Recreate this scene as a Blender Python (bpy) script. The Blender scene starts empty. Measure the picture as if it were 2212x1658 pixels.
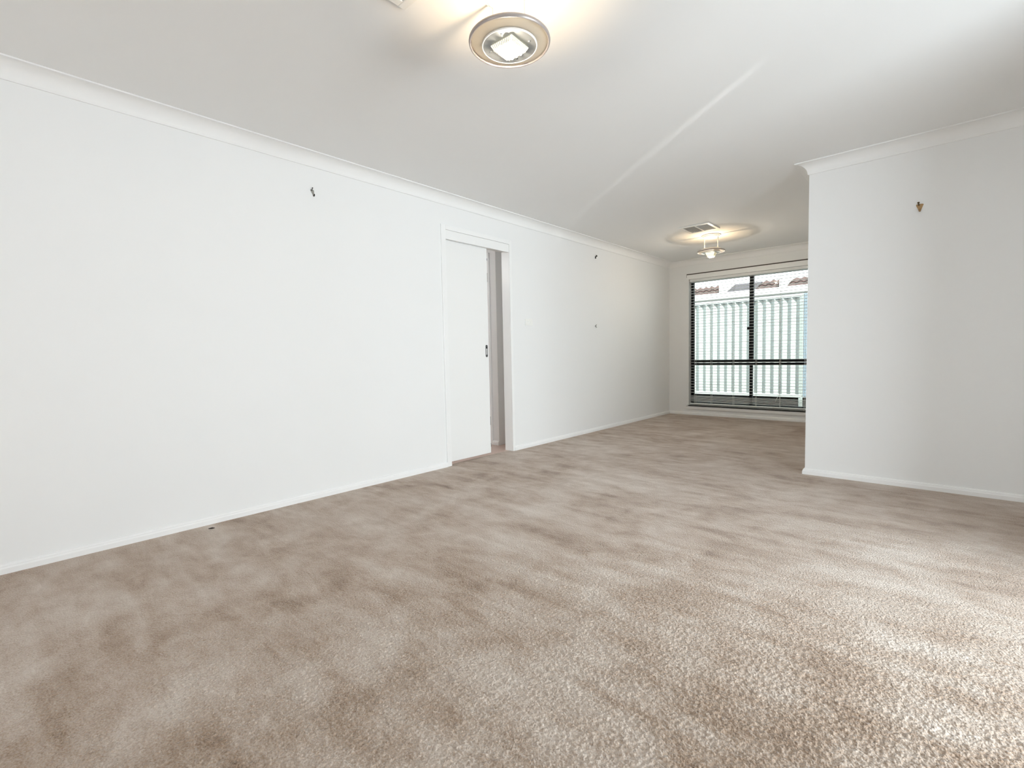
import bpy, bmesh, math, random
import numpy as np
from mathutils import Vector, Matrix

random.seed(7)
S = bpy.context.scene
COL = S.collection

# ------------------------------------------------------------------ camera
W_PX = 2212.0
F_PX = 1038.69
YAW, PITCH, ROLL = 0.732679, 0.058633, -0.020466
cam_d = bpy.data.cameras.new('camera')
cam_d.sensor_width = 36.0
cam_d.sensor_fit = 'HORIZONTAL'
cam_d.lens = F_PX / W_PX * 36.0
cam_d.clip_start = 0.02
cam = bpy.data.objects.new('camera', cam_d)
COL.objects.link(cam)
fwd = Vector((-math.sin(YAW) * math.cos(PITCH), math.cos(YAW) * math.cos(PITCH), -math.sin(PITCH)))
rgt = Vector((math.cos(YAW), math.sin(YAW), 0))
up = rgt.cross(fwd)
r2 = rgt * math.cos(ROLL) + up * math.sin(ROLL)
u2 = r2.cross(fwd)
cam.matrix_world = Matrix(((r2.x, u2.x, -fwd.x, 0), (r2.y, u2.y, -fwd.y, 0), (r2.z, u2.z, -fwd.z, 0.979), (0, 0, 0, 1)))
S.camera = cam

# ------------------------------------------------------------------ view transform, sky, sun, daylight
S.view_settings.view_transform = 'Standard'
S.view_settings.look = 'None'
S.view_settings.gamma = 1.0
S.view_settings.use_curve_mapping = False
S.view_settings.exposure = 0.22
S.cycles.use_denoising = True
S.cycles.max_bounces = 14
S.cycles.diffuse_bounces = 9
S.cycles.transparent_max_bounces = 24
S.cycles.sample_clamp_indirect = 6.0
S.cycles.caustics_reflective = False
S.cycles.caustics_refractive = False

world = bpy.data.worlds.new('overcast_sky')
S.world = world
world.use_nodes = True
bg = world.node_tree.nodes['Background']
bg.inputs[0].default_value = (0.93, 0.97, 1.0, 1)
bg.inputs[1].default_value = 4.4

sun_d = bpy.data.lights.new('sun', 'SUN')
sun_d.energy = 26.0
sun_d.angle = math.radians(1.0)
sun_d.color = (1.0, 0.97, 0.92)
sun = bpy.data.objects.new('sun', sun_d)
COL.objects.link(sun)
sun.rotation_euler = Vector((-0.75, 0.45, -1.0)).to_track_quat('-Z', 'Y').to_euler()


def daylight(name, loc, direction, sx, sy, watts, color):
    d = bpy.data.lights.new(name, 'AREA')
    d.shape = 'RECTANGLE'
    d.size, d.size_y = sx, sy
    d.energy = watts
    d.color = color
    o = bpy.data.objects.new(name, d)
    COL.objects.link(o)
    o.location = loc
    o.rotation_euler = Vector(direction).to_track_quat('-Z', 'Z').to_euler()
    return o


# daylight entering by the wide glass doors on the right and a fill opening added behind the camera
daylight('daylight_right_window', (2.60, 1.00, 1.10), (-1, 0.1, 0.04), 1.7, 2.3, 250.0, (0.84, 0.935, 1.0))

# added spot for a sun glint, cut to a ceiling streak by two added panels
gl_d = bpy.data.lights.new('glint_streak_spot', 'SPOT')
gl_d.energy = 210.0
gl_d.spot_size = math.radians(15.0)
gl_d.spot_blend = 0.6
gl_d.shadow_soft_size = 0.006
gl_o = bpy.data.objects.new('glint_streak_spot', gl_d)
COL.objects.link(gl_o)
gl_o.location = (2.50, 0.391, 0.40)
gl_o.rotation_euler = (Vector((-1.75, 3.404, 2.33)) - Vector(gl_o.location)).to_track_quat('-Z', 'Y').to_euler()

# ------------------------------------------------------------------ dimensions
XL = -3.287      # left wall
YF = 7.444       # far wall
YP = 4.330       # partition front
XP = -0.800      # partition end
XR = 0.87        # right wall
YB = -1.60       # back wall
H = 2.39         # ceiling
D0, D1 = 2.813, 3.642     # door opening along the left wall
WX0, WX1, WZ0, WZ1 = -2.975, -1.215, 0.155, 2.10   # far window opening


# ------------------------------------------------------------------ helpers
def new_mat(name, color=(0.8, 0.8, 0.8), rough=0.5, metal=0.0, spec=0.5):
    m = bpy.data.materials.new(name)
    m.use_nodes = True
    b = m.node_tree.nodes['Principled BSDF']
    b.inputs['Base Color'].default_value = (*color, 1)
    b.inputs['Roughness'].default_value = rough
    b.inputs['Metallic'].default_value = metal
    b.inputs['Specular IOR Level'].default_value = spec
    return m


def grain(m, scale=300.0, strength=0.05, dist=0.002, vary=0.0):
    """fine procedural relief (and a little colour variation) in object space"""
    nt = m.node_tree
    b = nt.nodes['Principled BSDF']
    tc = nt.nodes.new('ShaderNodeTexCoord')
    n = nt.nodes.new('ShaderNodeTexNoise')
    n.inputs['Scale'].default_value = scale
    n.inputs['Detail'].default_value = 3
    nt.links.new(tc.outputs['Object'], n.inputs['Vector'])
    bp = nt.nodes.new('ShaderNodeBump')
    bp.inputs['Strength'].default_value = strength
    bp.inputs['Distance'].default_value = dist
    nt.links.new(n.outputs['Fac'], bp.inputs['Height'])
    nt.links.new(bp.outputs['Normal'], b.inputs['Normal'])
    if vary:
        c = b.inputs['Base Color'].default_value[:3]
        n2 = nt.nodes.new('ShaderNodeTexNoise')
        n2.inputs['Scale'].default_value = scale / 40.0
        n2.inputs['Detail'].default_value = 4
        nt.links.new(tc.outputs['Object'], n2.inputs['Vector'])
        r = nt.nodes.new('ShaderNodeValToRGB')
        r.color_ramp.elements[0].position = 0.3
        r.color_ramp.elements[1].position = 0.7
        r.color_ramp.elements[0].color = (*[x * (1 - vary) for x in c], 1)
        r.color_ramp.elements[1].color = (*[min(1, x * (1 + vary)) for x in c], 1)
        nt.links.new(n2.outputs['Fac'], r.inputs['Fac'])
        nt.links.new(r.outputs['Color'], b.inputs['Base Color'])
    return m


def emit(m, color, strength):
    b = m.node_tree.nodes['Principled BSDF']
    b.inputs['Emission Color'].default_value = (*color, 1)
    b.inputs['Emission Strength'].default_value = strength
    return m


def box(bm, lo, hi):
    vs = [bm.verts.new((x, y, z)) for x in (lo[0], hi[0]) for y in (lo[1], hi[1]) for z in (lo[2], hi[2])]
    for f in ((0, 1, 3, 2), (4, 6, 7, 5), (0, 4, 5, 1), (2, 3, 7, 6), (0, 2, 6, 4), (1, 5, 7, 3)):
        bm.faces.new([vs[i] for i in f])
    return vs


def lathe(bm, prof, n=48, c=(0, 0), closed=False):
    """prof: list of (radius, z)"""
    rings = []
    for r, z in prof:
        if r < 1e-6:
            rings.append([bm.verts.new((c[0], c[1], z))])
        else:
            rings.append([bm.verts.new((c[0] + r * math.cos(2 * math.pi * i / n), c[1] + r * math.sin(2 * math.pi * i / n), z)) for i in range(n)])
    pairs = list(zip(rings, rings[1:]))
    if closed:
        pairs.append((rings[-1], rings[0]))
    for a, b in pairs:
        for i in range(n):
            j = (i + 1) % n
            if len(a) == 1 and len(b) == 1:
                continue
            if len(a) == 1:
                bm.faces.new((a[0], b[j], b[i]))
            elif len(b) == 1:
                bm.faces.new((a[i], a[j], b[0]))
            else:
                bm.faces.new((a[i], a[j], b[j], b[i]))


def tube(bm, pts, r, n=10, cap=True):
    pts = [Vector(p) for p in pts]
    rings = []
    for i, p in enumerate(pts):
        t = (pts[min(i + 1, len(pts) - 1)] - pts[max(i - 1, 0)]).normalized()
        a = t.orthogonal().normalized() if i == 0 else (rings_a - t * rings_a.dot(t)).normalized()
        rings_a = a
        b = t.cross(a)
        rad = r[i] if isinstance(r, (list, tuple)) else r
        rings.append([bm.verts.new(p + rad * (math.cos(2 * math.pi * k / n) * a + math.sin(2 * math.pi * k / n) * b)) for k in range(n)])
    for a, b in zip(rings, rings[1:]):
        for k in range(n):
            bm.faces.new((a[k], a[(k + 1) % n], b[(k + 1) % n], b[k]))
    if cap:
        bm.faces.new(rings[0][::-1])
        bm.faces.new(rings[-1])


def prism(bm, loop, vec):
    """closed loop of 3D points pushed along vec"""
    a = [bm.verts.new(p) for p in loop]
    b = [bm.verts.new(Vector(p) + Vector(vec)) for p in loop]
    bm.faces.new(a[::-1])
    bm.faces.new(b)
    n = len(loop)
    for i in range(n):
        bm.faces.new((a[i], a[(i + 1) % n], b[(i + 1) % n], b[i]))


def build(name, bm, mat, parent=None, smooth=False, bevel=0.0, label=None, cat=None, group=None, kind=None):
    bmesh.ops.recalc_face_normals(bm, faces=bm.faces[:])
    me = bpy.data.meshes.new(name)
    if bevel:
        es = [e for e in bm.edges if len(e.link_faces) == 2 and e.calc_face_angle(0) > 0.6]
        bmesh.ops.bevel(bm, geom=es, offset=bevel, segments=2, profile=0.5, affect='EDGES', clamp_overlap=True)
    bm.to_mesh(me)
    bm.free()
    if smooth:
        for p in me.polygons:
            p.use_smooth = True
        me.set_sharp_from_angle(angle=math.radians(38))
    me.materials.append(mat)
    o = bpy.data.objects.new(name, me)
    COL.objects.link(o)
    if parent is not None:
        o.parent = parent
    tag(o, label, cat, group, kind)
    return o


def tag(o, label=None, cat=None, group=None, kind=None):
    for k, v in (('label', label), ('category', cat), ('group', group), ('kind', kind)):
        if v:
            o[k] = v
    return o


def empty(name, loc, label, cat, group=None, kind=None, rotz=0.0):
    o = bpy.data.objects.new(name, None)
    o.empty_display_size = 0.1
    COL.objects.link(o)
    o.location = loc
    o.rotation_euler = (0, 0, rotz)
    return tag(o, label, cat, group, kind)


def boxes(name, lst, mat, parent=None, **kw):
    bm = bmesh.new()
    for lo, hi in lst:
        box(bm, lo, hi)
    return build(name, bm, mat, parent, **kw)


def copy_tree(o, parent=None):
    c = o.copy()
    COL.objects.link(c)
    if parent is not None:
        c.parent = parent
    for ch in list(o.children):
        copy_tree(ch, c)
    return c


# ------------------------------------------------------------------ materials
M_wall = grain(new_mat('white_wall_paint', (0.82, 0.825, 0.82), 0.55, spec=0.3), 420, 0.06, 0.001)
M_ceil = grain(new_mat('white_ceiling_paint', (0.845, 0.85, 0.845), 0.8, spec=0.15), 420, 0.05, 0.001)
M_trim = new_mat('white_gloss_trim', (0.855, 0.858, 0.85), 0.32)
M_cove = new_mat('white_cornice_paint', (0.845, 0.848, 0.84), 0.6, spec=0.3)
M_door = new_mat('white_door_paint', (0.845, 0.848, 0.838), 0.38)
M_shadow_strip = new_mat('painted_shadow_brown', (0.055, 0.045, 0.035), 0.6)
M_black = new_mat('black_aluminium', (0.006, 0.006, 0.007), 0.5, spec=0.2)
M_slat = new_mat('white_slat', (0.80, 0.81, 0.80), 0.45)
M_cord = new_mat('white_cord', (0.8, 0.8, 0.78), 0.8)
M_lampw = new_mat('white_lamp_enamel', (0.84, 0.82, 0.78), 0.35)
M_rim = new_mat('grey_brown_rim', (0.38, 0.34, 0.32), 0.35, metal=0.3)
M_plate = grain(new_mat('brushed_steel', (0.36, 0.37, 0.365), 0.42, metal=0.7), 90, 0.05, 0.001, vary=0.12)
M_screw = new_mat('steel_screw', (0.7, 0.7, 0.68), 0.25, metal=1.0)
M_hole = new_mat('dark_hole', (0.03, 0.03, 0.03), 0.8)
M_bulb = emit(new_mat('lit_tube', (0.95, 0.95, 0.92), 0.4), (1.0, 0.98, 0.92), 3.0)
M_bulb_side = emit(new_mat('lit_bulb_cover', (0.9, 0.88, 0.78), 0.4), (1.0, 0.95, 0.74), 1.2)
M_fin = new_mat('cream_fin', (0.75, 0.72, 0.58), 0.5)
M_chrome = new_mat('satin_chrome', (0.62, 0.62, 0.62), 0.28, metal=1.0)
M_darkmetal = new_mat('dark_metal', (0.03, 0.028, 0.025), 0.4, metal=0.6)
M_greymetal = new_mat('dull_grey_metal', (0.33, 0.32, 0.29), 0.45, metal=0.6)
M_brass = new_mat('aged_brass', (0.36, 0.23, 0.11), 0.42, metal=0.7)
M_plastic = new_mat('white_switch_plastic', (0.84, 0.84, 0.81), 0.3)
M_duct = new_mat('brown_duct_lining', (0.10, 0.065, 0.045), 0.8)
M_vent = new_mat('white_vent_plastic', (0.82, 0.81, 0.78), 0.45)
M_fence = grain(new_mat('pale_green_grey_steel', (0.165, 0.187, 0.180), 0.4), 60, 0.03, 0.001, vary=0.03)
M_fence_rail = new_mat('pale_steel_rail', (0.22, 0.24, 0.235), 0.4)
M_gate = grain(new_mat('pale_blue_steel', (0.125, 0.165, 0.20), 0.35), 30, 0.03, 0.001, vary=0.06)
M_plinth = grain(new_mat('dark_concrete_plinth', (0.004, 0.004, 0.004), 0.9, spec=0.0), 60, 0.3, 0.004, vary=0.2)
M_ground = grain(new_mat('concrete_path', (0.10, 0.10, 0.095), 0.95), 40, 0.5, 0.02, vary=0.3)
M_tile = grain(new_mat('terracotta_roof_tile', (0.040, 0.027, 0.0255), 0.9, spec=0.05), 50, 0.2, 0.003, vary=0.18)
M_sheet = new_mat('grey_roof_sheet', (0.034, 0.032, 0.036), 0.9, spec=0.05)
M_whitepaint = new_mat('white_exterior_paint', (0.5, 0.51, 0.5), 0.5)
M_halltile = grain(new_mat('pinkish_hall_tile', (0.62, 0.47, 0.40), 0.35), 12, 0.05, 0.001, vary=0.08)
M_lint = new_mat('dark_lint', (0.03, 0.02, 0.015), 0.9)


def glass_mat(name, tint, diffuse_part, diffuse_col, gloss=0.05):
    m = bpy.data.materials.new(name)
    m.use_nodes = True
    nt = m.node_tree
    nt.nodes.remove(nt.nodes['Principled BSDF'])
    out = nt.nodes['Material Output']
    tr = nt.nodes.new('ShaderNodeBsdfTransparent')
    tr.inputs[0].default_value = (*tint, 1)
    gl = nt.nodes.new('ShaderNodeBsdfGlossy')
    gl.inputs['Roughness'].default_value = 0.03
    fr = nt.nodes.new('ShaderNodeFresnel')
    fr.inputs['IOR'].default_value = 1.45
    mx = nt.nodes.new('ShaderNodeMixShader')
    nt.links.new(fr.outputs[0], mx.inputs[0])
    nt.links.new(tr.outputs[0], mx.inputs[1])
    nt.links.new(gl.outputs[0], mx.inputs[2])
    last = mx
    if diffuse_part:
        df = nt.nodes.new('ShaderNodeBsdfDiffuse')
        df.inputs[0].default_value = (*diffuse_col, 1)
        tl = nt.nodes.new('ShaderNodeBsdfTranslucent')
        tl.inputs[0].default_value = (*diffuse_col, 1)
        ad = nt.nodes.new('ShaderNodeMixShader')
        ad.inputs[0].default_value = 0.5
        nt.links.new(df.outputs[0], ad.inputs[1])
        nt.links.new(tl.outputs[0], ad.inputs[2])
        m2 = nt.nodes.new('ShaderNodeMixShader')
        m2.inputs[0].default_value = diffuse_part
        nt.links.new(mx.outputs[0], m2.inputs[1])
        nt.links.new(ad.outputs[0], m2.inputs[2])
        last = m2
    nt.links.new(last.outputs[0], out.inputs[0])
    return m


M_glass = glass_mat('window_glass', (0.95, 0.985, 0.97), 0, (1, 1, 1))
M_shade = glass_mat('frosted_shade_glass', (1.0, 0.97, 0.90), 0.5, (0.98, 0.94, 0.86))


def carpet_mat():
    m = bpy.data.materials.new('taupe_cut_pile_carpet')
    m.use_nodes = True
    nt = m.node_tree
    N, K = nt.nodes, nt.links
    b = N['Principled BSDF']
    b.inputs['Roughness'].default_value = 1.0
    b.inputs['Specular IOR Level'].default_value = 0.05
    b.inputs['Sheen Weight'].default_value = 0.28
    b.inputs['Sheen Roughness'].default_value = 0.45
    b.inputs['Sheen Tint'].default_value = (0.96, 0.98, 1.0, 1)
    tc = N.new('ShaderNodeTexCoord')

    def mapped(rot, sc):
        mp = N.new('ShaderNodeMapping')
        mp.inputs['Rotation'].default_value = (0, 0, rot)
        mp.inputs['Scale'].default_value = sc
        K.new(tc.outputs['Object'], mp.inputs['Vector'])
        return mp.outputs['Vector']

    def noise(vec, scale, detail=4.0, rough=0.55, dist=0.0):
        n = N.new('ShaderNodeTexNoise')
        n.inputs['Scale'].default_value = scale
        n.inputs['Detail'].default_value = detail
        n.inputs['Roughness'].default_value = rough
        n.inputs['Distortion'].default_value = dist
        K.new(vec, n.inputs['Vector'])
        return n.outputs['Fac']

    def math_(op, a, c, clamp=False):
        n = N.new('ShaderNodeMath')
        n.operation = op
        n.use_clamp = clamp
        for i, v in enumerate((a, c)):
            if isinstance(v, (int, float)):
                n.inputs[i].default_value = v
            else:
                K.new(v, n.inputs[i])
        return n.outputs[0]

    # trodden and brushed patches of the pile
    big = noise(mapped(0.4, (1, 1, 1)), 1.5, 5, 0.6, 0.8)
    streak = noise(mapped(0.75, (1.0, 4.5, 1)), 1.7, 4, 0.6, 0.6)
    mid = noise(mapped(-0.3, (1, 1.6, 1)), 6.0, 4, 0.65, 0.5)
    fine = noise(mapped(0, (1, 1, 1)), 190.0, 2, 0.75)
    s = math_('ADD', math_('MULTIPLY', big, 0.45), math_('MULTIPLY', streak, 0.35))
    s = math_('ADD', s, math_('MULTIPLY', mid, 0.28))
    s = math_('ADD', s, math_('MULTIPLY', fine, 0.42))
    ramp = N.new('ShaderNodeValToRGB')
    e = ramp.color_ramp.elements
    e[0].position = 0.55
    e[0].color = (0.160, 0.099, 0.061, 1)
    e[1].position = 0.89
    e[1].color = (0.620, 0.540, 0.470, 1)
    k = ramp.color_ramp.elements.new(0.685)
    k.color = (0.385, 0.287, 0.213, 1)
    K.new(s, ramp.inputs['Fac'])
    K.new(ramp.outputs['Color'], b.inputs['Base Color'])
    # tuft relief
    vo = N.new('ShaderNodeTexVoronoi')
    vo.inputs['Scale'].default_value = 170.0
    K.new(mapped(0.2, (1, 1, 1)), vo.inputs['Vector'])
    tuft = math_('SUBTRACT', 1.0, vo.outputs['Distance'])
    lump = noise(mapped(0, (1, 1, 1)), 60.0, 3, 0.7)
    hgt = math_('ADD', math_('MULTIPLY', tuft, 0.6), math_('MULTIPLY', lump, 0.9))
    bp = N.new('ShaderNodeBump')
    bp.inputs['Strength'].default_value = 0.75
    bp.inputs['Distance'].default_value = 0.007
    K.new(hgt, bp.inputs['Height'])
    K.new(bp.outputs['Normal'], b.inputs['Normal'])
    return m


M_carpet = carpet_mat()

# ================================================================== SETTING
# ------------------------------------------------------------------ carpeted floor
def carpet_floor():
    step = 0.0034
    X0, X1, Y0, Y1 = -2.75, XR, -0.15, 2.55
    nx, ny = int((X1 - X0) / step) + 1, int((Y1 - Y0) / step) + 1
    xs, ys = np.linspace(X0, X1, nx), np.linspace(Y0, Y1, ny)
    gx, gy = np.meshgrid(xs, ys)
    x, y = gx.ravel(), gy.ravel()
    rng = np.random.RandomState(3)

    def tufts(cell, salt):
        T = 512
        jx, jy, jh = rng.rand(T, T), rng.rand(T, T), rng.rand(T, T)
        cx, cy = np.floor(x / cell).astype(int), np.floor(y / cell).astype(int)
        best = np.full(x.shape, 9.0)
        hh = np.zeros(x.shape)
        for dx in (-1, 0, 1):
            for dy in (-1, 0, 1):
                ix, iy = (cx + dx) % T, (cy + dy) % T
                d = np.hypot(x / cell - (cx + dx + jx[ix, iy]), y / cell - (cy + dy + jy[ix, iy]))
                k = d < best
                best[k] = d[k]
                hh[k] = jh[ix, iy][k]
        return np.clip(1 - best * 1.1, 0, 1) * (0.45 + 0.55 * hh)

    h = 0.0080 * tufts(0.0092, 1) + 0.0036 * tufts(0.019, 2)
    dist = np.hypot(x, y)
    fade = np.clip((2.75 - dist) / 1.3, 0, 1)
    edge = np.clip(np.minimum(np.minimum(x - X0, X1 - x), np.minimum(y - Y0, Y1 - y)) / 0.15, 0, 1)
    z = (h - 0.004) * fade * edge
    co = np.stack([x, y, z], 1)
    i = np.arange(ny - 1)[:, None] * nx + np.arange(nx - 1)[None, :]
    i = i.ravel()
    quads = np.stack([i, i + 1, i + nx + 1, i + nx], 1)
    # the rest of the floor, flat
    ex = [XL - 0.0, X0, X1, XR]
    extra, fq = [], []

    def rect(a, b_, c, d):
        n0 = len(co) + len(extra)
        extra.extend([(a, c, 0), (b_, c, 0), (b_, d, 0), (a, d, 0)])
        fq.append((n0, n0 + 1, n0 + 2, n0 + 3))
    rect(XL, XR, YB, Y0)
    rect(XL, X0, Y0, Y1)
    rect(XL, XR, Y1, YF)
    rect(XL - 0.052, XL, D0, D1)
    co = np.concatenate([co, np.array(extra)])
    quads = np.concatenate([quads, np.array(fq)])
    me = bpy.data.meshes.new('floor')
    me.vertices.add(len(co))
    me.vertices.foreach_set('co', co.ravel().astype(np.float32))
    me.loops.add(quads.size)
    me.loops.foreach_set('vertex_index', quads.ravel().astype(np.int32))
    me.polygons.add(len(quads))
    me.polygons.foreach_set('loop_start', (np.arange(len(quads)) * 4).astype(np.int32))
    me.polygons.foreach_set('use_smooth', np.ones(len(quads), dtype=bool))
    me.update(calc_edges=True)
    me.materials.append(M_carpet)
    o = bpy.data.objects.new('floor', me)
    COL.objects.link(o)
    tag(o, 'taupe cut pile carpet covering the whole floor', 'carpet', kind='structure')


carpet_floor()
VENTS = ((-1.483, 1.067), (-2.112, 5.590))
VH = 0.138


def ceiling_with_holes():
    xs = sorted({XL - 0.1, XR + 0.1} | {v[0] + d for v in VENTS for d in (-VH, VH)})
    ys = sorted({YB - 0.1, YF + 0.16} | {v[1] + d for v in VENTS for d in (-VH, VH)})
    bm = bmesh.new()
    g = [[bm.verts.new((x, y, H)) for y in ys] for x in xs]
    for i in range(len(xs) - 1):
        for j in range(len(ys) - 1):
            cx, cy = (xs[i] + xs[i + 1]) / 2, (ys[j] + ys[j + 1]) / 2
            if any(abs(cx - v[0]) < VH and abs(cy - v[1]) < VH for v in VENTS):
                continue
            bm.faces.new((g[i][j], g[i][j + 1], g[i + 1][j + 1], g[i + 1][j]))
    box(bm, (XL - 0.1, YB - 0.1, H + 0.22), (XR + 0.1, YF + 0.16, H + 0.3))
    build('ceiling', bm, M_ceil, label='smooth white painted plaster ceiling', cat='ceiling', kind='structure')


ceiling_with_holes()

# ------------------------------------------------------------------ walls
T = 0.10
boxes('wall_left', [
    ((XL - T, YB, 0), (XL, 1.95, H)),
    ((XL - 0.026, 1.95, 0), (XL, D0 - 0.012, H)),
    ((XL - T, 1.95, 0), (XL - 0.076, D0 - 0.012, H)),
    ((XL - T, D0 - 0.012, 2.095), (XL, D1 + 0.012, H)),
    ((XL - T, D1 + 0.012, 0), (XL, YF + 0.16, H))], M_wall,
    label='long plain white wall with the sliding door in it', cat='wall', kind='structure')
boxes('wall_far', [
    ((XL, YF, 0), (WX0, YF + 0.16, H)),
    ((WX1, YF, 0), (XP + 0.1, YF + 0.16, H)),
    ((WX0, YF, 0), (WX1, YF + 0.16, WZ0)),
    ((WX0, YF, WZ1), (WX1, YF + 0.16, H))], M_wall,
    label='short backlit wall around the tall window', cat='wall', kind='structure')
boxes('wall_partition', [((XP, YP, 0), (XR + 0.1, YP + 0.1, H)), ((XP, YP + 0.1, 0), (XP + 0.1, YF, H))], M_wall,
      label='white return wall that ends in a free corner beside the window bay', cat='wall', kind='structure')
boxes('wall_right', [
    ((XR, YB, 0), (XR + 0.1, 0.95, H)),
    ((XR, 2.70, 0), (XR + 0.1, YP, H)),
    ((XR, 0.95, 2.15), (XR + 0.1, 2.70, H))], M_wall,
    label='white wall with a wide glass door opening right of the viewer', cat='wall', kind='structure')
boxes('wall_back', [((XL - T, YB - 0.1, 0), (-1.95, YB, H)), ((-1.0, YB - 0.1, 0), (XR + 0.1, YB, H)),
                    ((-1.95, YB - 0.1, 0), (-1.0, YB, 0.9)), ((-1.95, YB - 0.1, 1.95), (-1.0, YB, H))], M_wall,
      label='white wall with a small opening added behind the viewer for fill light', cat='wall', kind='structure')  # opening added in the unseen wall to let in fill light
boxes('sun_block_slab', [((XR + 0.1, YB, 2.42), (5.2, 6.5, 2.55))], M_whitepaint,
      label='unseen slab added to keep the sun out of the right wall opening', cat='roof', kind='structure')  # added out of view to stop sun patches on the floor
boxes('porch_floor', [((XR, YB, -0.10), (5.2, 6.5, -0.02))], M_plinth,
      label='porch floor outside the wide opening in the right wall', cat='floor', kind='structure')

nrm = Vector((0.709, 1.0, 0)).normalized()      # across the line of the gap
for sgn in (-1, 1):  # two added panels out of view, leaving a slit for the streak
    c0 = Vector((1.60, 1.0295, 0)) + nrm * (sgn * 0.0055)
    c1 = c0 + nrm * (sgn * 0.20)
    bm = bmesh.new()
    prism(bm, [(c0.x, c0.y, -0.02), (c1.x, c1.y, -0.02), (c1.x + 0.016, c1.y - 0.0114, -0.02), (c0.x + 0.016, c0.y - 0.0114, -0.02)], (0, 0, 2.44))
    build('streak_panel', bm, M_whitepaint, label='unseen upright panel added to cut the light streak on the ceiling', cat='screen', group='streak slit panels', kind='structure')

# hallway seen through the gap of the sliding door
HX = XL - T
boxes('floor_hall', [((-5.6, 1.2, -0.02), (HX, 3.90, 0.0)), ((HX, D0 - 0.01, -0.02), (XL - 0.052, D1 + 0.01, 0.0))], M_halltile,
      label='pinkish tiled hallway floor beyond the sliding door', cat='floor', kind='structure')
boxes('ceiling_hall', [((-5.6, 1.2, H), (HX, 3.95, H + 0.1))], M_ceil,
      label='white hallway ceiling beyond the sliding door', cat='ceiling', kind='structure')
boxes('wall_hall', [((-5.6, 3.79, 0), (-3.615, 3.95, H)), ((-3.615, 3.89, 0), (HX, 3.95, H)), ((-5.7, 1.2, 0), (-5.6, 3.89, H)), ((-5.6, 1.1, 0), (HX, 1.2, H))], M_wall,
      label='white hallway walls beyond the sliding door', cat='wall', kind='structure')
hl = bpy.data.lights.new('hall_fill_light', 'POINT')  # unseen point light added so the hallway is not dark
hl.energy = 13
hl.shadow_soft_size = 0.12
hlo = bpy.data.objects.new('hall_fill_light', hl)
COL.objects.link(hlo)
hlo.location = (-4.6, 2.3, 2.15)


# ------------------------------------------------------------------ mouldings
def sweep(name, prof, p0, p1, n, s0, s1, mat, label, cat, smooth=True, parent=None):
    """profile (offset from wall, height) run from p0 to p1; s0/s1 = mitre slopes"""
    p0, p1, n = Vector((*p0, 0)), Vector((*p1, 0)), Vector((*n, 0))
    d = (p1 - p0).normalized()
    bm = bmesh.new()
    a = [bm.verts.new(p0 + n * u + d * u * s0 + Vector((0, 0, v))) for u, v in prof]
    b = [bm.verts.new(p1 + n * u + d * u * s1 + Vector((0, 0, v))) for u, v in prof]
    k = len(prof)
    for i in range(k):
        j = (i + 1) % k
        bm.faces.new((a[i], a[j], b[j], b[i]))
    bm.faces.new(a[::-1])
    bm.faces.new(b)
    return build(name, bm, mat, parent, smooth=smooth, label=label, cat=cat, kind='structure')


cove = [(0, H - 0.082), (0.007, H - 0.082), (0.010, H - 0.076)]
for i in range(1, 12):
    t = math.radians(90 * i / 12)
    cove.append((0.078 - 0.068 * math.cos(t), H - 0.076 + 0.068 * math.sin(t)))
cove += [(0.078, H - 0.008), (0.085, H - 0.007), (0.085, H), (0, H)]
sweep('trim_1', cove, (XL, YB), (XL, YF), (1, 0), 1, -1, M_cove, 'white cove cornice along the top of the long left wall', 'cornice')
sweep('trim_2', cove, (XL, YF), (XP, YF), (0, -1), 1, -1, M_cove, 'white cove cornice above the far window', 'cornice')
sweep('trim_3', cove, (XP, YP), (XR, YP), (0, -1), -1, -1, M_cove, 'white cove cornice along the top of the return wall', 'cornice')
sweep('trim_4', cove, (XP, YP), (XP, YF), (-1, 0), -1, -1, M_cove, 'white cove cornice turning the corner towards the window', 'cornice')
base = [(0, 0), (0.016, 0), (0.016, 0.026), (0.012, 0.033), (0.012, 0.037), (0.007, 0.044), (0, 0.046)]
sweep('baseboard_left', base, (XL, YB), (XL, D0 - 0.05), (1, 0), 1, 0, M_trim, 'low white skirting board along the left wall before the door', 'skirting', smooth=False)
sweep('baseboard_left_far', base, (XL, D1 + 0.031), (XL, YF), (1, 0), 0, -1, M_trim, 'low white skirting board between the door and the far corner', 'skirting', smooth=False)
sweep('baseboard_far', base, (XL, YF), (XP, YF), (0, -1), 1, -1, M_trim, 'low white skirting board under the window', 'skirting', smooth=False)
sweep('baseboard_partition', base, (XP, YP), (XR, YP), (0, -1), -1, -1, M_trim, 'low white skirting board along the return wall', 'skirting', smooth=False)
sweep('baseboard_side', base, (XP, YP), (XP, YF), (-1, 0), -1, -1, M_trim, 'low white skirting board round the free corner', 'skirting', smooth=False)
sweep('baseboard_hall', base, (-5.6, 3.79), (-3.615, 3.79), (0, -1), 0, 0, M_trim, 'low white skirting board in the hallway', 'skirting', smooth=False)
boxes('trim_5', [((-3.79, 3.772, 0), (-3.705, 3.79, 2.1))], M_trim, bevel=0.003,
      label='white upright architrave strip in the hallway', cat='architrave', kind='structure')

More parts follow.
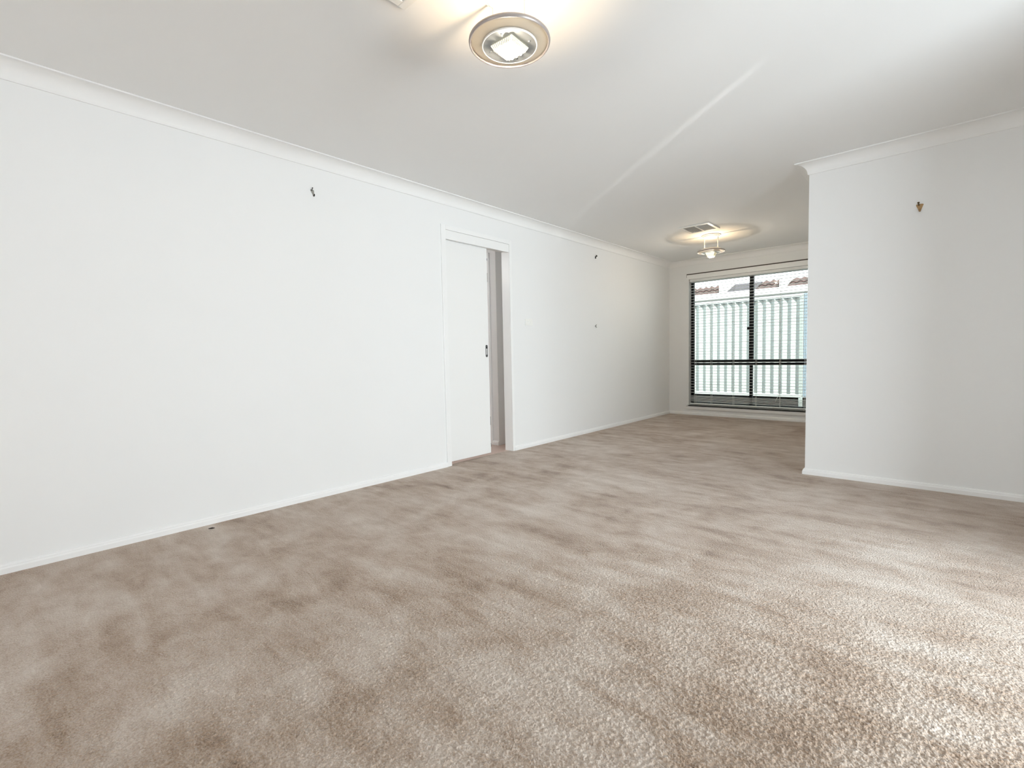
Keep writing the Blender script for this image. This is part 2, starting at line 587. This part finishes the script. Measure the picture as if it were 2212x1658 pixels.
# ------------------------------------------------------------------ sliding door
door = empty('door_1', (XL, 3.2, 0), 'white flush sliding door standing a little open in its white frame', 'door', kind='structure')
door.location = (0, 0, 0)
boxes('architrave', [((XL, D0 - 0.052, 0), (XL + 0.012, D0, 2.136))], M_trim, door, bevel=0.003)
boxes('architrave', [((XL, D1, 0), (XL + 0.012, D1 + 0.032, 2.136))], M_trim, door, bevel=0.003)
boxes('architrave', [((XL, D0, 2.095), (XL + 0.012, D1, 2.136))], M_trim, door, bevel=0.003)
boxes('jamb', [((XL - T, D1, 0), (XL, D1 + 0.012, 2.083))], M_trim, door)
boxes('jamb', [((XL - 0.026, D0 - 0.012, 0), (XL, D0, 2.083)), ((XL - T, D0 - 0.012, 0), (XL - 0.076, D0, 2.083))], M_trim, door)
boxes('jamb', [((XL - T, D0 - 0.012, 2.083), (XL, D1 + 0.012, 2.095))], M_trim, door)
boxes('track_cover', [((XL - 0.018, D0 + 0.001, 2.016), (XL + 0.006, D1 - 0.002, 2.094))], M_trim, door, bevel=0.002)
boxes('track_cover', [((XL - 0.10, D0 + 0.001, 2.030), (XL - 0.082, D1 - 0.002, 2.094))], M_trim, door, bevel=0.002)
DX0, DX1 = XL - 0.070, XL - 0.034
panel = boxes('door_panel', [((DX0, 2.545, 0.026), (DX1, 3.362, 2.05))], M_door, door, bevel=0.002)


def stadium(cy, cz, hw, hh, n=10):
    """outline in the y-z plane"""
    pts = []
    for i in range(n + 1):
        t = math.pi * i / n
        pts.append((cy + hw * math.cos(t), cz + hh - hw + hw * math.sin(t)))
    for i in range(n + 1):
        t = math.pi + math.pi * i / n
        pts.append((cy + hw * math.cos(t), cz - hh + hw + hw * math.sin(t)))
    return pts


bm = bmesh.new()
py, pz = 3.331, 1.030
outer, inner = stadium(py, pz, 0.0135, 0.060), stadium(py, pz, 0.0085, 0.038)
a = [bm.verts.new((DX1, y, z)) for y, z in outer]
b = [bm.verts.new((DX1 + 0.0035, y, z)) for y, z in stadium(py, pz, 0.0125, 0.059)]
c = [bm.verts.new((DX1 + 0.0035, y, z)) for y, z in inner]
d = [bm.verts.new((DX1 + 0.0006, y, z)) for y, z in stadium(py, pz, 0.0075, 0.037)]
n = len(outer)
for r0, r1 in ((a, b), (b, c), (c, d)):
    for i in range(n):
        j = (i + 1) % n
        bm.faces.new((r0[i], r0[j], r1[j], r1[i]))
pull = build('flush_pull', bm, new_mat('dark_grey_metal', (0.10, 0.10, 0.10), 0.4, metal=0.5), panel, smooth=True, label='dark grey oblong flush pull')
bm = bmesh.new()
prism(bm, [(DX1 + 0.0004, y, z) for y, z in stadium(py, pz - 0.006, 0.0050, 0.030)], (0.0012, 0, 0))
build('pull_cup', bm, new_mat('polished_steel_cup', (0.88, 0.88, 0.87), 0.3, metal=0.2), panel, label='bright cup of the flush pull')
boxes('pull_catch', [((DX1 + 0.0004, py - 0.006, pz + 0.024), (DX1 + 0.0030, py + 0.006, pz + 0.037))], M_black, panel, label='black catch at the top of the flush pull')
boxes('edge_latch', [((DX0 + 0.004, 3.362, 1.905), (DX1, 3.3665, 1.925))], M_black, panel, label='black edge fitting')
boxes('edge_latch', [((DX0 + 0.004, 3.362, 1.70), (DX1, 3.3645, 1.785))], M_black, panel, label='black edge fitting')
boxes('edge_latch', [((DX0 + 0.004, 3.362, 0.30), (DX1, 3.3655, 0.385))], M_black, panel, label='black edge fitting')
boxes('edge_latch', [((DX0 + 0.004, 3.362, 0.085), (DX1, 3.3665, 0.12))], M_black, panel, label='black edge fitting')

# ------------------------------------------------------------------ far window
win = empty('window_1', (0, 0, 0), 'tall black framed window of four panes behind the blind', 'window', kind='structure')
FY0, FY1 = 7.545, 7.595
boxes('frame_stile', [((WX0 - 0.005, FY0, WZ0), (-2.935, FY1, WZ1))], M_black, win)
boxes('frame_stile', [((-1.255, FY0, WZ0), (WX1 + 0.005, FY1, WZ1))], M_black, win)
boxes('frame_rail', [((-2.935, FY0, 2.055), (-1.255, FY1, WZ1))], M_black, win)
boxes('frame_rail', [((-2.935, FY0, WZ0 - 0.0), (-1.255, FY1, WZ0 + 0.038))], M_black, win)
boxes('transom', [((-2.935, FY0, 0.772), (-1.255, FY1, 0.806)), ((-2.935, FY0 - 0.012, 0.812), (-1.255, FY1, 0.852))], M_black, win)
boxes('mullion', [((-2.124, FY0, 0.852), (-2.069, FY1, 2.055))], M_black, win)
boxes('mullion', [((-2.115, FY0, WZ0 + 0.038), (-2.078, FY1, 0.772))], M_black, win)
for x0, x1 in ((-2.935, -2.124), (-2.069, -1.255)):
    boxes('pane', [((x0, 7.568, 0.852), (x1, 7.573, 2.055))], M_glass, win)
for x0, x1 in ((-2.935, -2.115), (-2.078, -1.255)):
    boxes('pane', [((x0, 7.568, WZ0 + 0.038), (x1, 7.573, 0.772))], M_glass, win)
boxes('latch', [((-2.150, FY0 - 0.014, 1.285), (-2.100, FY0, 1.325))], M_black, win, bevel=0.003)
boxes('head_board', [((-2.998, YF - 0.016, 2.098), (-1.19, YF, 2.166))], M_trim, win, bevel=0.002)
boxes('shadow_strip', [((-3.002, YF - 0.013, 2.166), (-1.186, YF, 2.181)), ((-3.002, YF - 0.013, 2.128), (-2.9985, YF, 2.166))], M_shadow_strip, win, label='thin dark strip standing in for the shadow line above the head board')  # shade above the board put in as dark colour
boxes('sill', [((-3.028, YF - 0.020, 0.092), (-1.165, YF, 0.138)), ((WX0, YF - 0.030, 0.138), (WX1, FY0, 0.156)), ((-3.005, YF - 0.030, 0.138), (-1.18, YF, 0.156))], M_trim, win, bevel=0.002)

# ================================================================== THINGS INSIDE
# ------------------------------------------------------------------ venetian blind
blind = empty('venetian_blind', (-2.095, 7.490, 2.10), 'white venetian blind with open slats hanging in the far window', 'blind')
BL = 0.868


def slat_mesh():
    bm = bmesh.new()
    prof = []
    for i in range(7):
        u = -1 + 2 * i / 6
        prof.append((u * 0.025, 0.0022 * (1 - u * u)))
    loop = [(-BL, u, v + 0.0022) for u, v in prof] + [(-BL, u, v) for u, v in prof[::-1]]
    prism(bm, loop, (2 * BL, 0, 0))
    return bm


boxes('head_rail', [((-BL, -0.026, -0.040), (BL, 0.028, -0.002))], M_slat, blind)
first = build('slat', slat_mesh(), M_slat, blind)
zs = []
z = 2.048
while z > 0.315:
    zs.append(z)
    z -= 0.0425
zs += [0.292 - 0.0165 * k for k in range(6)]
first.location = (0, 0, zs[0] - 2.10)
for z in zs[1:]:
    o = first.copy()
    COL.objects.link(o)
    o.location = (0, 0, z - 2.10)
    o.rotation_euler = (math.radians(random.uniform(-1.5, 1.5)), 0, 0)
boxes('bottom_rail', [((-BL, -0.025, 0.166 - 2.1), (BL, 0.025, 0.184 - 2.1))], M_slat, blind, bevel=0.003)
lad = [-2.885, -2.64, -2.32, -2.01, -1.70, -1.40]
for x in lad:
    bm = bmesh.new()
    for dy in (-0.0275, 0.0275):
        tube(bm, [(x + 2.095, dy, -0.04), (x + 2.095, dy, 0.175 - 2.1)], 0.0017, 5)
    build('ladder_cord', bm, M_cord, blind)
bm = bmesh.new()
tube(bm, [(-1.70 + 2.095, -0.034, -0.04), (-1.70 + 2.095, -0.036, 0.36 - 2.1)], 0.0022, 6)
tube(bm, [(-1.70 + 2.095, -0.036, 0.36 - 2.1), (-1.735 + 2.095, -0.036, 0.30 - 2.1), (-1.75 + 2.095, -0.036, 0.26 - 2.1)], 0.0022, 6)
build('pull_cord', bm, M_cord, blind)

# ------------------------------------------------------------------ ceiling lamps
def make_lamp(loc, label, deep, down):
    """origin on the ceiling"""
    L = empty('pendant_lamp', loc, label, 'lamp', 'matching ceiling pendant lamps')
    bm = bmesh.new()
    lathe(bm, [(0, 0), (0.108, 0), (0.110, -0.004), (0.108, -0.009), (0.098, -0.013), (0.094, -0.020), (0.080, -0.030), (0.055, -0.036), (0, -0.038)])
    build('ceiling_rose', bm, M_lampw, L, smooth=True)
    for s in (-1, 1):
        bm = bmesh.new()
        tube(bm, [(s * 0.081, 0, -0.024), (s * 0.081, 0, -0.186)], 0.0052, 12)
        build('rod', bm, M_lampw, L, smooth=True)
    # open topped drum
    bm = bmesh.new()
    lathe(bm, [(0.092, -0.160), (0.106, -0.160), (0.108, -0.164), (0.108, -0.210), (0.106, -0.2125), (0.1035, -0.2125),
               (0.1035, -0.207), (0.092, -0.203)], 64, closed=True)
    build('drum', bm, M_lampw, L, smooth=True)
    bm = bmesh.new()
    lathe(bm, [(0, -0.2075), (0.1035, -0.2075), (0.1035, -0.2110), (0, -0.2110)], 64)
    pl = build('reflector_plate', bm, M_plate, L, smooth=True, label='brushed steel plate')
    for k in range(4):
        a = math.radians(20 + 90 * k)
        bm = bmesh.new()
        lathe(bm, [(0, -0.2140), (0.0035, -0.2135), (0.0045, -0.2110)], 12, c=(0.079 * math.cos(a), 0.079 * math.sin(a)))
        build('screw', bm, M_screw if k != 1 else M_hole, pl, smooth=True)
    # glass ring shade and its rim
    bm = bmesh.new()
    lathe(bm, [(0.108, -0.203), (0.149, -0.191), (0.149, -0.196), (0.108, -0.208)], 64, closed=True)
    build('shade', bm, M_shade, L, smooth=True, label='cream translucent glass ring')
    bm = bmesh.new()
    rr, pr = 0.1535, []
    for k in range(10):
        t = 2 * math.pi * k / 10
        pr.append((rr + 0.0052 * math.cos(t), -0.1945 + 0.0085 * math.sin(t)))
    lathe(bm, pr, 64, closed=True)
    build('rim', bm, M_rim, L, smooth=True, label='grey brown rim')
    # square lit bulb: bright end, warm sides, comb of thin fins around it
    def quad_ring(bm, half, z):
        return [bm.verts.new((sx * half, sy * half, z)) for sx, sy in ((-1, -1), (1, -1), (1, 1), (-1, 1))]
    bm = bmesh.new()
    zb, eh = -0.211 - deep, 0.052 - deep * 0.4
    q = [quad_ring(bm, hf, z) for hf, z in ((0.052, -0.211), (0.051, -0.215), (eh, zb + 0.002), (eh - 0.002, zb))]
    for r0, r1 in zip(q, q[1:]):
        for i in range(4):
            bm.faces.new((r0[i], r0[(i + 1) % 4], r1[(i + 1) % 4], r1[i]))
    bm.faces.new(q[-1])
    cov = build('bulb_cover', bm, M_bulb_side, L, label='glowing square bulb cover')
    cov.rotation_euler = (0, 0, math.radians(3))
    bm = bmesh.new()
    for k in range(3):
        x = -0.022 + 0.022 * k
        tube(bm, [(x, -eh + 0.006, zb + 0.003), (x, -eh + 0.003, zb - 0.001), (x, eh - 0.003, zb - 0.001), (x, eh - 0.006, zb + 0.003)], 0.0065, 10)
    build('bulb_tube', bm, M_bulb, cov, smooth=True, label='white hot lit tubes')
    bm = bmesh.new()
    for k in range(11):
        u = -0.044 + 0.0088 * k
        for s_ in (-1, 1):
            for swap in (0, 1):
                a_, b_ = s_ * 0.0545, s_ * eh
                pr = [(u - 0.0012, s_ * 0.048, -0.211), (u - 0.0012, a_, -0.211), (u * eh / 0.052 - 0.0012, b_ + s_ * 0.002, zb - 0.0015), (u * eh / 0.052 - 0.0012, b_ - s_ * 0.012, zb - 0.0015)]
                if swap:
                    pr = [(p[1], p[0], p[2]) for p in pr]
                prism(bm, pr, (0, 0.0024, 0) if swap else (0.0024, 0, 0))
    build('fins', bm, M_fin, cov)
    # bulb shining up through the open drum
    ld = bpy.data.lights.new('bulb_light', 'POINT')
    ld.energy = 5.6
    ld.color = (1.0, 0.74, 0.45)
    ld.shadow_soft_size = 0.012
    lo = bpy.data.objects.new('bulb_light', ld)
    COL.objects.link(lo)
    lo.parent = L
    lo.location = (0, 0, -0.196)
    # the same bulb shining down into the room
    ld = bpy.data.lights.new('bulb_down_light', 'POINT')
    ld.shadow_soft_size = 0.012
    ld.energy = down
    ld.color = (1.0, 0.88, 0.72)
    lo = bpy.data.objects.new('bulb_down_light', ld)
    COL.objects.link(lo)
    lo.parent = L
    lo.location = (0, 0, zb - 0.022)
    return L


make_lamp((-1.2885, 1.4585, H), 'large near pendant lamp cut by the top of the photo, lit square bulb cover', 0.014, 3.2)
make_lamp((-2.144, 6.055, H), 'small distant pendant lamp lit beside the square air vent, before the window', 0.046, 10.0)


# ------------------------------------------------------------------ ceiling air vents
def make_vent(loc, label):
    """origin at the vent's centre on the ceiling"""
    V = empty('ceiling_vent', loc, label, 'air vent', 'square white ceiling air vents')
    h, hi = 0.172, 0.138
    for lo, hi_ in (((-h, -h, -0.012), (h, -hi, 0)), ((-h, hi, -0.012), (h, h, 0)), ((-h, -hi, -0.012), (-hi, hi, 0)), ((hi, -hi, -0.012), (h, hi, 0))):
        boxes('frame_bar', [(lo, hi_)], M_vent, V, bevel=0.003)
    boxes('cross_bar', [((-0.007, -hi, -0.011), (0.007, hi, -0.001))], M_vent, V)
    e = hi + 0.002
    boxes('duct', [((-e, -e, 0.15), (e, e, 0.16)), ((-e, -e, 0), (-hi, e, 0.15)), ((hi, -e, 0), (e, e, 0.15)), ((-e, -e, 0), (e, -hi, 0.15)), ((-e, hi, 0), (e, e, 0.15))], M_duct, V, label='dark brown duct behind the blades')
    for i in range(6):
        x = -hi + 0.016 + i * 0.0205
        bm = bmesh.new()
        prism(bm, [(x, -hi, -0.010), (x + 0.0016, -hi, -0.010), (x + 0.0016 - 0.006, -hi, 0.010), (x - 0.006, -hi, 0.010)], (0, 2 * hi, 0))
        build('blade', bm, M_vent, V)
    for i in range(6):
        y = -hi + 0.030 + i * 0.042
        bm = bmesh.new()
        prism(bm, [(0.007, y, -0.010), (0.007, y + 0.0016, -0.010), (0.007, y + 0.0116, 0.010), (0.007, y + 0.010, 0.010)], (hi - 0.007, 0, 0))
        build('blade', bm, M_vent, V)
    return V


make_vent((*VENTS[0], H), 'ceiling air vent beside the near lamp, only its corner in view')
make_vent((*VENTS[1], H), 'square ceiling air vent beside the distant lamp, dark between its blades')

# ------------------------------------------------------------------ light switch
sw = empty('light_switch', (XL, 3.934, 1.329), 'white oblong light switch plate on the wall right of the sliding door', 'light switch')
bm = bmesh.new()
box(bm, (0, -0.060, -0.036), (0.009, 0.060, 0.036))
build('plate', bm, M_plastic, sw, bevel=0.003)
for y in (-0.014, 0.014):
    bm = bmesh.new()
    prism(bm, [(0.009, y - 0.008, -0.014), (0.0095, y - 0.008, -0.014), (0.0155, y - 0.008, 0.014), (0.009, y - 0.008, 0.014)], (0, 0.016, 0))
    build('rocker', bm, M_plastic, sw)


# ------------------------------------------------------------------ picture hooks
def plate_hook(name, loc, axis_rot, w, h, m_plate, m_nail, label, lean=0.0):
    """flat hook on a wall; local +y points out of the wall"""
    P = empty(name, loc, label, 'picture hook', rotz=axis_rot)
    bm = bmesh.new()
    q = lean * w
    prism(bm, [(-w * 0.50, 0, h * 0.42), (-w * 0.30, 0, h * 0.5), (w * 0.42, 0, h * 0.5), (w * 0.5, 0, h * 0.36), (w * 0.20 + q, 0, -h * 0.30), (w * 0.16 + q, 0, -h * 0.45), (-w * 0.16 + q, 0, -h * 0.45), (-w * 0.22 + q, 0, -h * 0.30)], (0, 0.002, 0))
    build('plate', bm, m_plate, P)
    bm = bmesh.new()
    tube(bm, [(q, 0.002, -h * 0.42), (q, 0.006, -h * 0.52), (q, 0.013, -h * 0.50), (q, 0.015, -h * 0.38), (q, 0.013, -h * 0.26)], w * 0.15, 8)
    build('hook', bm, m_nail if lean else m_plate, P, smooth=True)
    bm = bmesh.new()
    tube(bm, [(w * 0.18, 0.018, h * 0.62), (w * 0.12, 0.002, h * 0.30)], w * 0.09, 8)
    tube(bm, [(w * 0.19, 0.0205, h * 0.66), (w * 0.18, 0.018, h * 0.62)], w * 0.17, 8)
    build('nail', bm, m_nail, P, smooth=True)
    return P


RX = -math.pi / 2     # local +y out of the left wall (towards +x)
RP = math.pi          # local +y out of the partition (towards -y)
plate_hook('picture_hook', (XL, 1.623, 2.134), RX, 0.026, 0.042, M_greymetal, M_darkmetal, 'grey tapered picture hook high on the left wall before the door', lean=-0.35)
plate_hook('picture_hook', (-0.148, YP, 1.924), RP, 0.040, 0.046, M_brass, new_mat('dark_brass', (0.10, 0.065, 0.03), 0.5, metal=0.7), 'brass picture hook alone on the return wall')

nl = empty('wall_screw', (XL, 5.264, 2.198), 'small dark screw high on the wall between the switch and the far corner', 'screw', rotz=RX)
bm = bmesh.new()
tube(bm, [(0, 0, -0.004), (0, 0.020, 0.004)], 0.0045, 10)
build('shank', bm, M_darkmetal, nl, smooth=True)
bm = bmesh.new()
tube(bm, [(0, 0.016, 0.004), (0, 0.024, 0.008)], [0.012, 0.010], 12)
build('head', bm, M_darkmetal, nl, smooth=True)
bm = bmesh.new()
prism(bm, [(-0.005, 0, 0.004), (0.005, 0, 0.004), (0.006, 0, -0.026), (-0.004, 0, -0.026)], (0, 0.010, 0))
build('tongue', bm, M_darkmetal, nl)

ch = empty('wall_hook', (XL, 5.259, 1.331), 'tiny open curl hook at eye height on the wall left of the far corner', 'hook', rotz=RX)
bm = bmesh.new()
pts = []
for i in range(13):
    t = math.radians(70 + 230 * i / 12)
    pts.append((-0.013 * math.cos(t), 0.010, 0.017 * math.sin(t)))
tube(bm, pts, 0.0036, 8)
build('curl', bm, M_greymetal, ch, smooth=True)
bm = bmesh.new()
tube(bm, [(0.013, 0, 0), (0.013, 0.011, 0)], 0.004, 8)
build('pin', bm, M_darkmetal, ch, smooth=True)

# ------------------------------------------------------------------ lint on the carpet
bm = bmesh.new()
tube(bm, [(-0.018, 0.004, 0.002), (-0.008, 0.0, 0.004), (0.006, -0.001, 0.006), (0.018, 0.005, 0.003)], [0.001, 0.003, 0.0045, 0.001], 8)
lint = build('lint', bm, M_lint, smooth=True, label='tiny dark scrap of lint on the carpet near the left skirting', cat='lint')
lint.location = (-3.18, 0.868, 0.0)
lint.rotation_euler = (0, 0, 0.9)

# ================================================================== OUTSIDE THE WINDOW
boxes('ground', [((-9.0, 7.62, -0.14), (4.0, 16.0, -0.10))], M_ground, label='pale concrete ground between the house and the fence', cat='ground', kind='structure')

FYN = 9.40
fence = empty('boundary_fence', (0, 0, 0), 'pale green-grey ribbed steel fence beyond the window', 'fence')
PIT = 0.131
FX_END = -1.84


def fence_sheet(x0, x1):
    """trapezoid pressed sheet; ribs towards the house"""
    pts = []
    k = round((x0 - FX_END) / PIT)
    x = x0
    while x < x1 - 1e-6:
        for f, dep in ((0.0, 0.034), (0.05, 0.036), (0.51, 0.002), (0.56, 0.0)):
            pts.append((x + f * PIT, FYN - dep))
        x += PIT
    pts.append((x1, FYN - 0.034))
    bm = bmesh.new()
    lo = [bm.verts.new((a, b, 0.20)) for a, b in pts]
    hi = [bm.verts.new((a, b, 1.885)) for a, b in pts]
    for i in range(len(pts) - 1):
        bm.faces.new((lo[i], lo[i + 1], hi[i + 1], hi[i]))
    return bm


x1 = FX_END
for k in range(5):
    x0 = x1 - 6 * PIT
    s = build('fence_sheet', fence_sheet(x0, x1), M_fence, fence)
    md = s.modifiers.new('thick', 'SOLIDIFY')
    md.thickness = 0.002
    x1 = x0
FX0 = x1
boxes('cap_rail', [((FX0, FYN - 0.040, 1.872), (FX_END + 0.03, FYN + 0.02, 1.925))], M_fence_rail, fence, bevel=0.004)
boxes('bottom_rail', [((FX0, FYN - 0.040, 0.165), (FX_END + 0.03, FYN + 0.02, 0.215))], M_fence_rail, fence, bevel=0.004)
boxes('plinth', [((FX0, FYN - 0.02, -0.10), (0.2, FYN + 0.02, 0.165))], M_plinth, fence, label='dark plinth under the steel sheets')
boxes('post', [((FX_END - 0.005, FYN - 0.035, -0.10), (FX_END + 0.055, FYN + 0.02, 1.93))], M_fence, fence, bevel=0.004)

gate = empty('side_gate', (-1.1, FYN, -0.10), 'pale blue steel gate at the right end of the ribbed fence', 'gate')
boxes('panel', [((-0.68, -0.012, 0.95), (0.45, 0.012, 2.02))], M_gate, gate)
boxes('frame_bar', [((-0.68, -0.02, 0.27), (-0.58, 0.02, 2.03))], M_gate, gate, bevel=0.004)
boxes('frame_bar', [((-0.58, -0.02, 0.87), (0.45, 0.02, 0.95))], M_fence, gate, bevel=0.004)
for i in range(8):
    boxes('louvre', [((-0.58, -0.012, 0.30 + i * 0.07), (0.45, 0.012, 0.338 + i * 0.07))], M_fence, gate)
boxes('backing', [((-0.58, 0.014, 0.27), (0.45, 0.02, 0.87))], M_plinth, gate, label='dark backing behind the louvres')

# neighbour's low tiled roof showing above the fence
NY, NZ = 11.5, 2.19
SL = math.radians(21)
house = empty('neighbour_house', (0, 0, 0), 'neighbouring house roof of pinkish tiles showing just above the fence', 'house')
boxes('gutter', [((-6.2, NY - 0.13, NZ - 0.02), (0.6, NY - 0.01, NZ + 0.115))], M_whitepaint, house, bevel=0.01, label='white gutter')
boxes('wall', [((-6.1, NY + 0.25, -0.10), (0.5, NY + 0.4, NZ + 0.10))], M_whitepaint, house)


def tile_mesh():
    bm = bmesh.new()
    w, n, L = 0.29, 12, 0.40
    lo0, lo1, up0 = [], [], []
    for i in range(n + 1):
        u = i / n
        wave = 0.030 * (0.5 - 0.5 * math.cos(4 * math.pi * u)) ** 0.8
        lo0.append(bm.verts.new((u * w, 0, wave + 0.026)))
        lo1.append(bm.verts.new((u * w, 0, wave)))
        up0.append(bm.verts.new((u * w, L, wave + 0.004)))
    for i in range(n):
        bm.faces.new((lo1[i], lo1[i + 1], lo0[i + 1], lo0[i]))
        bm.faces.new((lo0[i], lo0[i + 1], up0[i + 1], up0[i]))
    return bm


first_tile = build('roof_tile', tile_mesh(), M_tile, house, smooth=True)
used = False
RZ = NZ + 0.09
for xa, xb, courses in ((-5.50, -3.88, 2), (-3.14, -2.64, 2), (-2.53, -0.4, 2)):
    for cidx in range(courses):
        x = xa
        while x + 0.02 < xb:
            t = first_tile
            if used:
                t = first_tile.copy()
                COL.objects.link(t)
            used = True
            run = 0.33 * cidx
            t.location = (x, NY + run * math.cos(SL) + 0.0, RZ + run * math.sin(SL) + random.uniform(-0.004, 0.004))
            t.rotation_euler = (SL, 0, random.uniform(-0.01, 0.01))
            sx = min(1.0, (xb - x) / 0.29)
            t.scale = (sx, 1, 1)
            x += 0.285
for xa, xb in ((-3.88, -3.745), (-2.64, -2.53)):
    bm = bmesh.new()
    c, s = math.cos(SL), math.sin(SL)
    prism(bm, [(xa, NY - 0.03, RZ - 0.02), (xa, NY - 0.03, RZ + 0.19), (xa, NY + 0.75, RZ + 0.33), (xa, NY + 0.75, RZ + 0.20)], (xb - xa, 0, 0))
    build('barge_board', bm, M_whitepaint, house, label='white barge board')
bm = bmesh.new()
prism(bm, [(-3.745, NY, RZ), (-3.745, NY, RZ + 0.03), (-3.745, NY + 0.66, RZ + 0.03 + 0.66 * math.tan(SL)), (-3.745, NY + 0.66, RZ + 0.66 * math.tan(SL))], (0.605, 0, 0))
build('roof_sheet', bm, M_sheet, house, label='plain grey roof sheet')

bpy.context.view_layer.update()
